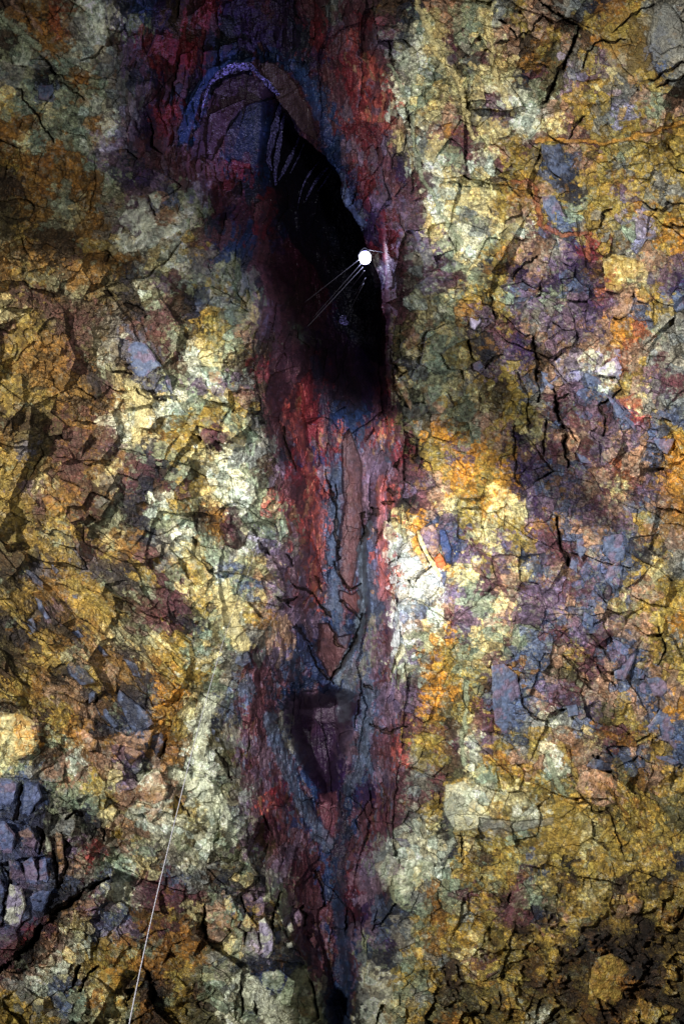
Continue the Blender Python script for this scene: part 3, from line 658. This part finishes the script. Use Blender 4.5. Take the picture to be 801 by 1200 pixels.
# basalt buttress, lower left, the blue light on it painted into the stones
GB = 'blue basalt blocks at lower left'
for poly, ch, h, lab in [
 ([(-12,912),(8,912),(22,917),(17,940),(6,956),(-12,958)],'i',8,'topmost blue-lit basalt block touching the left edge'),
 ([(28,914),(45,919),(50,934),(40,946),(32,966),(25,960)],'j',7,'dark blue-lit basalt block right of the first long gap'),
 ([(-12,962),(6,962),(18,978),(16,1004),(2,1012),(-12,1008)],'i',7,'blue-lit basalt block at the left edge, second from the top'),
 ([(20,975),(36,968),(44,985),(40,1000),(26,1006)],'p',6,'purplish basalt block with orange spots beside the gap'),
 ([(12,1036),(26,1040),(31,1060),(24,1085),(12,1102),(2,1090),(8,1058)],'l',9,'tall lavender basalt slab with a smooth lit face'),
 ([(27,1012),(38,1003),(45,1022),(44,1040),(38,1050),(30,1030)],'i',7,'pointed blue-lit basalt block above the lavender slab'),
 ([(46,1008),(54,1006),(58,1030),(52,1046),(46,1036)],'i',6,'narrow blue-lit basalt rib nearest the black gaps'),
 ([(-12,1028),(0,1028),(6,1042),(2,1058),(-12,1066)],'i',7,'blue-lit basalt wedge at the left edge beside the lavender slab'),
 ([(10,1006),(22,1010),(32,1034),(28,1040),(12,1030)],'p',6,'violet basalt face above the tall lavender slab'),
 ([(32,1052),(46,1044),(60,1044),(52,1066),(36,1082),(28,1080)],'j',5,'dark blue-lit basalt shelf over the pinkish scree'),
 ([(54,978),(60,985),(62,1004),(56,1004),(52,990)],'e',7,'thin grey-green basalt fin between two black gaps'),
 ([(64,972),(73,978),(75,1000),(76,1030),(70,1020),(66,995)],'t',7,'thin tan fin between the black gaps')]:
    stone('basalt_block', 'basalt block', lab, poly, ch, h*random.uniform(.6, 1.2), (random.uniform(-.7, .1), random.uniform(-.3, .4)), GB)
# nest of upright blocks, bottom centre-left
GC = 'upright blocks in the lower left nest'
o0 = (200, 1000)
for pz, ch, lab in [
 ([(245,200),(280,190),(320,290),(300,320),(255,260)],'c','pale yellow rib at the upper left of the block nest'),
 ([(185,310),(240,270),(290,300),(280,370),(265,385)],'t','pinkish tan plate at the left of the block nest'),
 ([(330,330),(355,275),(410,350),(350,355)],'c','small yellow triangle in the centre of the block nest'),
 ([(275,390),(300,340),(345,370),(330,460),(285,475)],'e','grey-green block low at the left of the block nest'),
 ([(340,450),(360,370),(400,365),(420,440),(415,500),(350,470)],'g','grey trapezoid block at the bottom of the nest'),
 ([(410,320),(440,300),(480,380),(480,470),(450,500),(430,470)],'l','tall lavender oval block in the middle of the nest'),
 ([(390,240),(420,200),(450,200),(430,300),(400,300)],'p','purple upright block above the lavender oval'),
 ([(335,200),(375,180),(390,210),(380,280),(350,260)],'p','purple block second from the top left of the nest'),
 ([(485,270),(505,260),(530,340),(520,355),(490,310)],'c','slim pale yellow block right of the dark gap'),
 ([(535,350),(565,320),(580,360),(550,395)],'w','pale four-sided block at the right of the nest'),
 ([(530,415),(570,415),(575,440),(550,450),(535,435)],'w','brightest small white block at the lower right of the nest'),
 ([(570,300),(600,260),(620,300),(610,350),(580,340)],'p','purple-grey block at the far right of the nest'),
 ([(486,370),(510,360),(520,410),(505,450),(488,440)],'s','small slate coloured block beside the lavender oval'),
 ([(640,380),(670,370),(690,420),(670,460),(645,440)],'m','maroon block nearest the red fissure')]:
    stone('upright_block', 'rock block', lab, [(o0[0]+a/4, o0[1]+b/4) for a, b in pz], ch, 6, (-.3, .1), GC)
# shaded sides of the pale blocks left of the fissure, painted olive
o1 = (200, 800)
for pz, ch, lab in [
 ([(140,255),(180,262),(155,350),(120,335)],'u','topmost shaded face, painted olive, among the pale blocks by the rope'),
 ([(155,440),(200,470),(207,520),(185,532),(160,480)],'u','middle shaded face, painted olive, under the pale buttress'),
 ([(230,625),(268,640),(262,722),(236,690)],'u','slim shaded face, painted olive, low among the pale blocks'),
 ([(130,670),(165,700),(202,710),(196,800),(132,795),(150,740)],'u','largest shaded face, painted olive, at the foot of the pale blocks'),
 ([(240,500),(268,510),(290,560),(262,550)],'u','small slanting shaded face, painted olive, beside the purple flank'),
 ([(190,210),(210,225),(205,250),(185,240)],'n','upper dark chip in the pale buttress'),
 ([(208,252),(226,258),(230,275),(210,278)],'n','lower dark chip in the pale buttress')]:
    stone('rock_facet', 'rock face', lab, [(o1[0]+a/4, o1[1]+b/4) for a, b in pz], ch, 2.5, (.25, 0), 'olive faces among the pale blocks')
# overhanging pale blade on the right lip of the shaft
stone('rock_spur', 'rock spur', 'thin pale spur of rock sticking out over the right lip of the fissure', [(463,447),(472,446),(478,458),(482,470),(486,482),(481,484),(474,470)], 't', 6, (-.3, 0))
# the blue and orange outcrop in the bright patch
root = bpy.data.objects.new('mineral_outcrop', None); COL.objects.link(root)
root['label'] = 'blue, violet and orange wedge of rock standing out of the white patch'; root['category'] = 'outcrop'
q0 = (400, 600); zb = surf_z(512, 650)-.05
root.location = Vector(world(512, 650, zb))
for nm, pz, ch, h, tl in [
 ('violet_face', [(365,100),(385,65),(420,48),(455,90),(458,180),(430,212),(400,180),(375,130)],'p',7,(-.2,.1)),
 ('blue_face', [(455,82),(482,78),(500,120),(516,182),(512,240),(490,240),(470,192),(460,150)],'B',7,(.35,0)),
 ('orange_face', [(432,218),(460,190),(492,245),(468,275),(438,252)],'O',8,(0,.2)),
 ('amber_rim', [(468,272),(490,248),(515,246),(512,258),(480,274)],'a',6.5,(0,.2)),
 ('blue_tip', [(462,282),(490,268),(488,320),(478,348),(466,318)],'B',6,(.2,.2)),
 ('pale_ridge', [(350,92),(362,88),(385,150),(425,220),(462,280),(474,325),(455,310),(425,260),(395,205),(365,150)],'c',8,(-.2,0)),
 ('rusty_face', [(320,130),(345,110),(365,160),(395,215),(415,250),(395,275),(370,230),(335,180)],'a',4,(-.3,0)),
 ('dark_cap', [(385,68),(420,42),(425,55),(395,76)],'k',7,(0,0)),
 ('amber_chip', [(438,55),(452,52),(462,66),(452,78),(440,70)],'a',6,(0,0))]:
    o = stone_mesh(nm, [(q0[0]+a/4, q0[1]+b/4) for a, b in pz], ch, h, tl, base=zb, crust=.3)
    o.location = o.location-root.location; o.parent = root

# ------------------------------------------------------------------ simple materials
def pm(name, c, rough=.5, metal=0, spec=.5, emit=None, es=0):
    m = bpy.data.materials.new(name); t = nt(m); N = t.nodes
    out = N.new('ShaderNodeOutputMaterial'); b = N.new('ShaderNodeBsdfPrincipled'); t.links.new(b.outputs[0], out.inputs[0])
    nz = N.new('ShaderNodeTexNoise'); nz.inputs['Scale'].default_value = 40
    r = N.new('ShaderNodeMapRange'); r.inputs['To Min'].default_value = max(.02, rough-.1); r.inputs['To Max'].default_value = min(1, rough+.1)
    t.links.new(nz.outputs['Fac'], r.inputs['Value']); t.links.new(r.outputs[0], b.inputs['Roughness'])
    b.inputs['Base Color'].default_value = (*c, 1); b.inputs['Metallic'].default_value = metal
    b.inputs['Specular IOR Level'].default_value = spec
    if emit: b.inputs['Emission Color'].default_value = (*emit, 1); b.inputs['Emission Strength'].default_value = es
    return m
def tube_bm(bm, pts, r, seg=8):
    pts = [Vector(p) for p in pts]; rings = []
    up = Vector((.31, .2, .93)).normalized()
    for i, p in enumerate(pts):
        d = (pts[min(i+1, len(pts)-1)]-pts[max(i-1, 0)]).normalized()
        a = d.cross(up).normalized(); b = d.cross(a)
        rings.append([bm.verts.new(p+(a*math.cos(2*math.pi*k/seg)+b*math.sin(2*math.pi*k/seg))*r) for k in range(seg)])
    for A, B in zip(rings, rings[1:]):
        for k in range(seg): bm.faces.new((A[k], A[(k+1) % seg], B[(k+1) % seg], B[k]))
    bm.faces.new(rings[0][::-1]); bm.faces.new(rings[-1])
def mkobj(name, bm, mat, parent=None, smooth=True, origin=None):
    bmesh.ops.recalc_face_normals(bm, faces=bm.faces[:])
    if origin is not None:
        for v in bm.verts: v.co -= Vector(origin)
    me = bpy.data.meshes.new(name); bm.to_mesh(me); bm.free()
    for p in me.polygons: p.use_smooth = smooth
    me.materials.append(mat); o = bpy.data.objects.new(name, me); COL.objects.link(o)
    if parent: o.parent = parent
    elif origin is not None: o.location = origin
    return o
def spline(P0, n=16):
    P0 = [Vector(p) for p in P0]; out = []
    for i in range(len(P0)-1):
        a = P0[max(i-1, 0)]; b = P0[i]; c = P0[i+1]; d = P0[min(i+2, len(P0)-1)]
        for k in range(n):
            t = k/n
            out.append(.5*((2*b)+(c-a)*t+(2*a-5*b+4*c-d)*t*t+(3*b-a-3*c+d)*t**3))
    out.append(P0[-1]); return out

# climbing rope from an anchor bolt in the wall down to the floor near the viewer
zt = surf_z(303, 636)-.15
keys = [(303,636,zt),(284,690,zt-1.6),(266,738,15.5),(243,815,12.6),(224,885,10.2),(206,958,8.4),(186,1040,6.8),(168,1120,5.7),(152,1198,4.9),(140,1262,4.4)]
kp = [world(*[np.float64(v) for v in k]) for k in keys]
last = Vector(kp[-1]); kp.append(np.array([last.x-.05, last.y-.25, .25]))
rp = spline(kp, 14)
M_ROPE = bpy.data.materials.new('rope_sheath'); t = nt(M_ROPE); N = t.nodes
out = N.new('ShaderNodeOutputMaterial'); b = N.new('ShaderNodeBsdfPrincipled'); t.links.new(b.outputs[0], out.inputs[0])
tc = N.new('ShaderNodeTexCoord'); wv = N.new('ShaderNodeTexWave'); wv.inputs['Scale'].default_value = 9; wv.bands_direction = 'DIAGONAL'
t.links.new(tc.outputs['Object'], wv.inputs['Vector']); rm = N.new('ShaderNodeValToRGB'); t.links.new(wv.outputs['Fac'], rm.inputs[0])
rm.color_ramp.elements[0].color = (.24,.24,.28,1); rm.color_ramp.elements[1].color = (.36,.35,.4,1); t.links.new(rm.outputs[0], b.inputs['Base Color']); b.inputs['Roughness'].default_value = .8
rr = bpy.data.objects.new('climbing_rope', None); COL.objects.link(rr); org = Vector(kp[-1]); rr.location = org
rr['label'] = 'thin pale climbing rope hanging in front of the left wall'; rr['category'] = 'rope'
bm = bmesh.new(); tube_bm(bm, rp, .0048, 8)
# raised helical strand of the sheath
hel = []; L = 0; up = Vector((.31,.2,.93)).normalized()
for i in range(0, len(rp)-1):
    for s_ in range(6):
        p = rp[i].lerp(rp[i+1], s_/6); d = (rp[i+1]-rp[i]); stp = d.length/6; d.normalize(); a = d.cross(up).normalized(); bb = d.cross(a)
        L += stp; ph = L*2*math.pi/.07
        hel.append(p+(a*math.cos(ph)+bb*math.sin(ph))*.0036)
tube_bm(bm, hel, .0018, 4)
mkobj('cord', bm, M_ROPE, None, True, org).parent = rr
COL.objects[-1].location = (0, 0, 0)
bm = bmesh.new(); a0 = Vector(kp[0]); bmesh.ops.create_cone(bm, cap_ends=True, segments=10, radius1=.05, radius2=.035, depth=.3, matrix=Matrix.Translation(a0+Vector((0, .12, 0)))@Matrix.Rotation(math.radians(90), 4, 'X'))
o = mkobj('anchor_bolt', bm, pm('steel', (.3,.3,.32), .35, 1), None, False, org); o.parent = rr; o.location = (0, 0, 0)

# ------------------------------------------------------------------ lamp hanging on the lip of the shaft, with its steel cables
LP = (427.5, 302.0); LZ = surf_z(446, 302)-.55
lampP = Vector(world(LP[0], LP[1], LZ)); toC = (Vector(CAM)-lampP).normalized()
root = bpy.data.objects.new('floodlight', None); COL.objects.link(root); root.location = lampP
root['label'] = 'glaring blue-white floodlight hanging at the right lip of the dark shaft'; root['category'] = 'lamp'
rot = toC.to_track_quat('Z', 'Y').to_matrix().to_4x4()
M_H = pm('black_housing', (.03,.03,.035), .5); M_ST = pm('bracket_steel', (.03,.03,.035), .6)
bm = bmesh.new()
prof = [(.0,-.16),(.10,-.16),(.13,-.12),(.17,-.02),(.20,.02),(.20,.05),(.185,.05)]
def lathe(bm, prof, seg=28, mat=Matrix.Identity(4), sy=1.0):
    rg = []
    for r, z in prof:
        rg.append([bm.verts.new(mat@Vector((r*math.cos(2*math.pi*k/seg), r*sy*math.sin(2*math.pi*k/seg), z))) for k in range(seg)] if r > 0 else [bm.verts.new(mat@Vector((0, 0, z)))])
    for A, B in zip(rg, rg[1:]):
        for k in range(seg):
            f = [A[k % len(A)], A[(k+1) % len(A)], B[(k+1) % len(B)], B[k % len(B)]]
            f = list(dict.fromkeys(f))
            if len(f) > 2: bm.faces.new(f)
lathe(bm, prof, 28, rot, 1.2)
mkobj('housing', bm, M_H, root)
bm = bmesh.new(); lathe(bm, [(.205,.03),(.215,.06),(.19,.12),(.12,.17),(0,.19)], 28, rot, 1.15)
M_L = pm('lit_lens', (.9,.9,1), .3, emit=(.75,.78,1.0), es=60)
t = M_L.node_tree; N = t.nodes; tc = N.new('ShaderNodeTexCoord'); ln = N.new('ShaderNodeVectorMath'); ln.operation = 'LENGTH'
t.links.new(tc.outputs['Object'], ln.inputs[0]); cr_ = N.new('ShaderNodeValToRGB'); t.links.new(ln.outputs['Value'], cr_.inputs[0])
cr_.color_ramp.elements[0].position = .19; cr_.color_ramp.elements[0].color = (.85,.87,1,1); cr_.color_ramp.elements[1].position = .25; cr_.color_ramp.elements[1].color = (.006,.005,.03,1)
t.links.new(cr_.outputs[0], [n for n in N if n.type == 'BSDF_PRINCIPLED'][0].inputs['Emission Color'])
mkobj('lens', bm, M_L, root)
bm = bmesh.new()
tube_bm(bm, spline([rot@Vector((-.22,0,0)), rot@Vector((-.24,.12,-.05)), rot@Vector((0,.34,-.08)), rot@Vector((.24,.12,-.05)), rot@Vector((.22,0,0))], 8), .014, 8)
wallp = Vector(world(450, 296, surf_z(452, 296)+.1))-lampP
tube_bm(bm, [rot@Vector((0,.30,-.08)), wallp], .014, 8)
mkobj('bracket', bm, M_ST, root)
M_CB = pm('steel_cable', (.75,.75,.85), .35, .3)
for (a, e, lab, zz) in [((421,304),(356,355),'long upper steel cable running down-left from the floodlight',0),
      ((423,309),(366,373),'faint middle steel cable beside the longest one',-.3),
      ((425,313),(359,384),'longest steel cable running down-left from the floodlight',0),
      ((427,317),(406,344),'short steel cable directly under the floodlight',0),
      ((428,326),(410,354),'short steel cable below the first short one',.3),
      ((426,332),(405,373),'lowest steel cable ending at the pale blotch in the shaft',.6)]:
    z0 = LZ+.1+zz*.5; z1 = surf_z(*e)+.25
    p0 = Vector(world(a[0], a[1], z0)); p1 = Vector(world(e[0], e[1], z1))
    sag = [(p0.lerp(p1, t/24))+Vector((0,0,-.0*math.sin(math.pi*t/24))) for t in range(25)]
    bm = bmesh.new(); tube_bm(bm, sag, .009, 6)
    o = mkobj('steel_cable', bm, M_CB, None, True, p0)
    o['label'] = lab; o['category'] = 'cable'; o['group'] = 'steel cables running from the floodlight'

# ------------------------------------------------------------------ lamp glints on the wet shaft lining, painted as violet ribbons
M_GLINT = pm('violet_glint', tuple(lin((130,120,225))), .25, 0, .8)  # glint colour put into the base colour of the ribbons
t = M_GLINT.node_tree; N = t.nodes; geo = N.new('ShaderNodeNewGeometry'); nz = N.new('ShaderNodeTexNoise'); nz.inputs['Scale'].default_value = 11; nz.inputs['Detail'].default_value = 3; nz.inputs['Roughness'].default_value = .7
t.links.new(geo.outputs['Position'], nz.inputs['Vector']); rp_ = N.new('ShaderNodeValToRGB'); t.links.new(nz.outputs['Fac'], rp_.inputs[0])
rp_.color_ramp.elements[0].position = .485; rp_.color_ramp.elements[0].color = (.012,.01,.03,1); rp_.color_ramp.elements[1].position = .53; rp_.color_ramp.elements[1].color = (.55,.5,.98,1)
t.links.new(rp_.outputs[0], [n for n in N if n.type == 'BSDF_PRINCIPLED'][0].inputs['Base Color'])
GW = 'painted glints on the wet shaft lining'
def streak(pts, w, n, lab, sz=1.0):
    """one continuous glint ribbon, knobbly at a scale of a few centimetres"""
    sp0 = spline([(p[0], p[1], 0) for p in pts], 14); rn = random.Random(int(pts[0][0]*7+pts[0][1]))
    lift = .3 if pts[0][1] > 110 and pts[0][0] > 310 else .12
    L = sum((b-a).length for a, b in zip(sp0, sp0[1:])); nu = max(12, int(L/.5)); nw = max(4, int(max(w)/.5))
    bm = bmesh.new(); rows = []; ph = rn.random()*50
    for i in range(nu+1):
        t = i/nu*(len(sp0)-1); k = min(int(t), len(sp0)-2); p = sp0[k].lerp(sp0[k+1], t-k); d = (sp0[k+1]-sp0[k]).normalized()
        e = math.sin(min(1, .15+i/nu*2, .15+(1-i/nu)*2)*math.pi/2)
        ww = (w[0]+(w[1]-w[0])*i/nu)*e*(1.05+.35*math.sin(i*.13+ph)*math.sin(i*.061+ph*2))
        sh = .5*math.sin(i*.043+ph); row = []
        for j in range(nw+1):
            off = (j/nw-.5)*ww+sh; x = p.x-d.y*off+rn.uniform(-.2,.2); y = p.y+d.x*off+rn.uniform(-.2,.2)
            z = surf_z(x, y)-lift; u = z/F; edge = j in (0, nw) or i in (0, nu)
            row.append(bm.verts.new(tuple(world(x, y, z+(.5*u if edge else -rn.choice((-1.2,-.6,-.1,.5,1.2,1.8))*u)))))
        rows.append(row)
    for A, B in zip(rows, rows[1:]):
        for j in range(nw): bm.faces.new((A[j], A[j+1], B[j+1], B[j]))
    bmesh.ops.triangulate(bm, faces=bm.faces[:])
    org = Vector(world(pts[0][0], pts[0][1], surf_z(*pts[0])))
    o = mkobj('glint_streak', bm, M_GLINT, None, False, org)
    o['label'] = lab; o['category'] = 'mineral streak'; o['group'] = GW
streak([(246,99),(256,88),(272,80),(292,78),(304,88)], (10,9), 900, 'broad violet glint over the crown of the arch')
streak([(298,84),(308,92),(320,104),(328,112)], (8,4), 260, 'violet glint running down right from the crown of the arch')
streak([(246,100),(239,118),(233,145)], (3,1.2), 110, 'thin violet glint down the left leg of the arch', .8)
streak([(328,120),(322,150),(315,185),(318,200)], (9,4), 380, 'leftmost wide violet glint falling below the arch')
streak([(333,132),(328,165),(322,200),(323,218)], (6,4), 260, 'violet glint second from the left under the arch')
streak([(350,160),(342,180),(334,198),(326,212)], (4,4), 230, 'violet glint slanting in from the right to the lower tip')
streak([(356,168),(348,188),(340,204)], (1.8,1.2), 80, 'thin violet glint beside the slanting one', .8)
streak([(374,189),(362,203),(354,220),(349,245)], (2.2,1), 110, 'thin curved violet glint in the middle of the shaft', .8)
streak([(384,196),(373,209),(364,222),(357,236)], (5,1.5), 170, 'bright violet glint nearest the right lip of the shaft')
streak([(388,199),(380,212),(372,224)], (2,1), 60, 'short violet glint against the right lip', .8)
streak([(405,370),(400,376),(408,380)], (9,7), 60, 'pale violet blotch below the lowest cable', .8)

# ------------------------------------------------------------------ light
def lamp(name, kind, pos, aim, e, col, radius=.2, angle=120, blend=.6):
    l = bpy.data.lights.new(name, kind); l.energy = e; l.color = col; l.shadow_soft_size = radius
    if kind == 'SPOT': l.spot_size = math.radians(angle); l.spot_blend = blend
    o = bpy.data.objects.new(name, l); COL.objects.link(o)
    p = CAM+pos[0]*AX+pos[1]*AU+pos[2]*AF; o.location = p
    if aim is not None:
        a = CAM+aim[0]*AX+aim[1]*AU+aim[2]*AF
        o.rotation_euler = Vector(a-p).to_track_quat('-Z', 'Y').to_euler()
    return o
lamp('photographer_floodlight', 'SPOT', (-7, 5, -4), (2, -.5, 22), 56000, (1, .97, .91), .18, 84, 1)
lamp('upper_fill', 'SPOT', (3.5, 0, -2), (0, 5, 22), 14000, (.96, .97, 1), .6, 100, 1)  # unseen fill spot added to brighten the upper walls
lamp('bright_spotlight', 'SPOT', (-1.5, -3, 4), tuple([(452-CX)/F*21, -(670-CY)/F*21, 21]), 7500, (.93, .95, 1), .2, 40, 1)
lamp('pool_spotlight', 'SPOT', (1.5, -3, 4), tuple([(486-CX)/F*21, -(668-CY)/F*21, 21]), 9500, (.93, .96, 1), .15, 22, 1)
o = bpy.data.lights.new('floodlight_glow', 'POINT'); o.energy = 260; o.color = (.6, .62, 1); o.shadow_soft_size = .15
lo = bpy.data.objects.new('floodlight_glow', o); COL.objects.link(lo); lo.parent = root; lo.location = toC*1.1-Vector(AX)*.5
pa = Vector(world(300, 150, 24.5)); pl = lampP+toC*.35
o = bpy.data.lights.new('arch_fill_spot', 'SPOT'); o.energy = 3000; o.color = (.5, .47, 1); o.shadow_soft_size = .1; o.spot_size = math.radians(60); o.spot_blend = 1  # extra spot added at the lamp to light the arch and its streaks
lo = bpy.data.objects.new('arch_fill_spot', o); COL.objects.link(lo); lo.parent = root; lo.location = toC*.35; lo.rotation_euler = (pa-pl).to_track_quat('-Z', 'Y').to_euler()

W = bpy.data.worlds.new('World'); S.world = W; W.use_nodes = True
bg = W.node_tree.nodes['Background']; bg.inputs[0].default_value = (.75, .82, 1, 1); bg.inputs[1].default_value = .2

cam = bpy.data.cameras.new('Camera'); co = bpy.data.objects.new('Camera', cam); COL.objects.link(co)
co.location = CAM; co.rotation_euler = (math.radians(90)+PITCH, 0, 0)
cam.sensor_fit = 'VERTICAL'; cam.sensor_height = 36; cam.lens = 24; cam.clip_end = 500; cam.clip_start = .05
S.camera = co
S.cycles.max_bounces = 3; S.cycles.diffuse_bounces = 2; S.cycles.glossy_bounces = 1; S.cycles.caustics_reflective = False; S.cycles.caustics_refractive = False
vs_ = S.view_settings; vs_.view_transform = 'Standard'; vs_.look = 'None'; vs_.exposure = -0.12; vs_.gamma = 1; vs_.use_curve_mapping = False
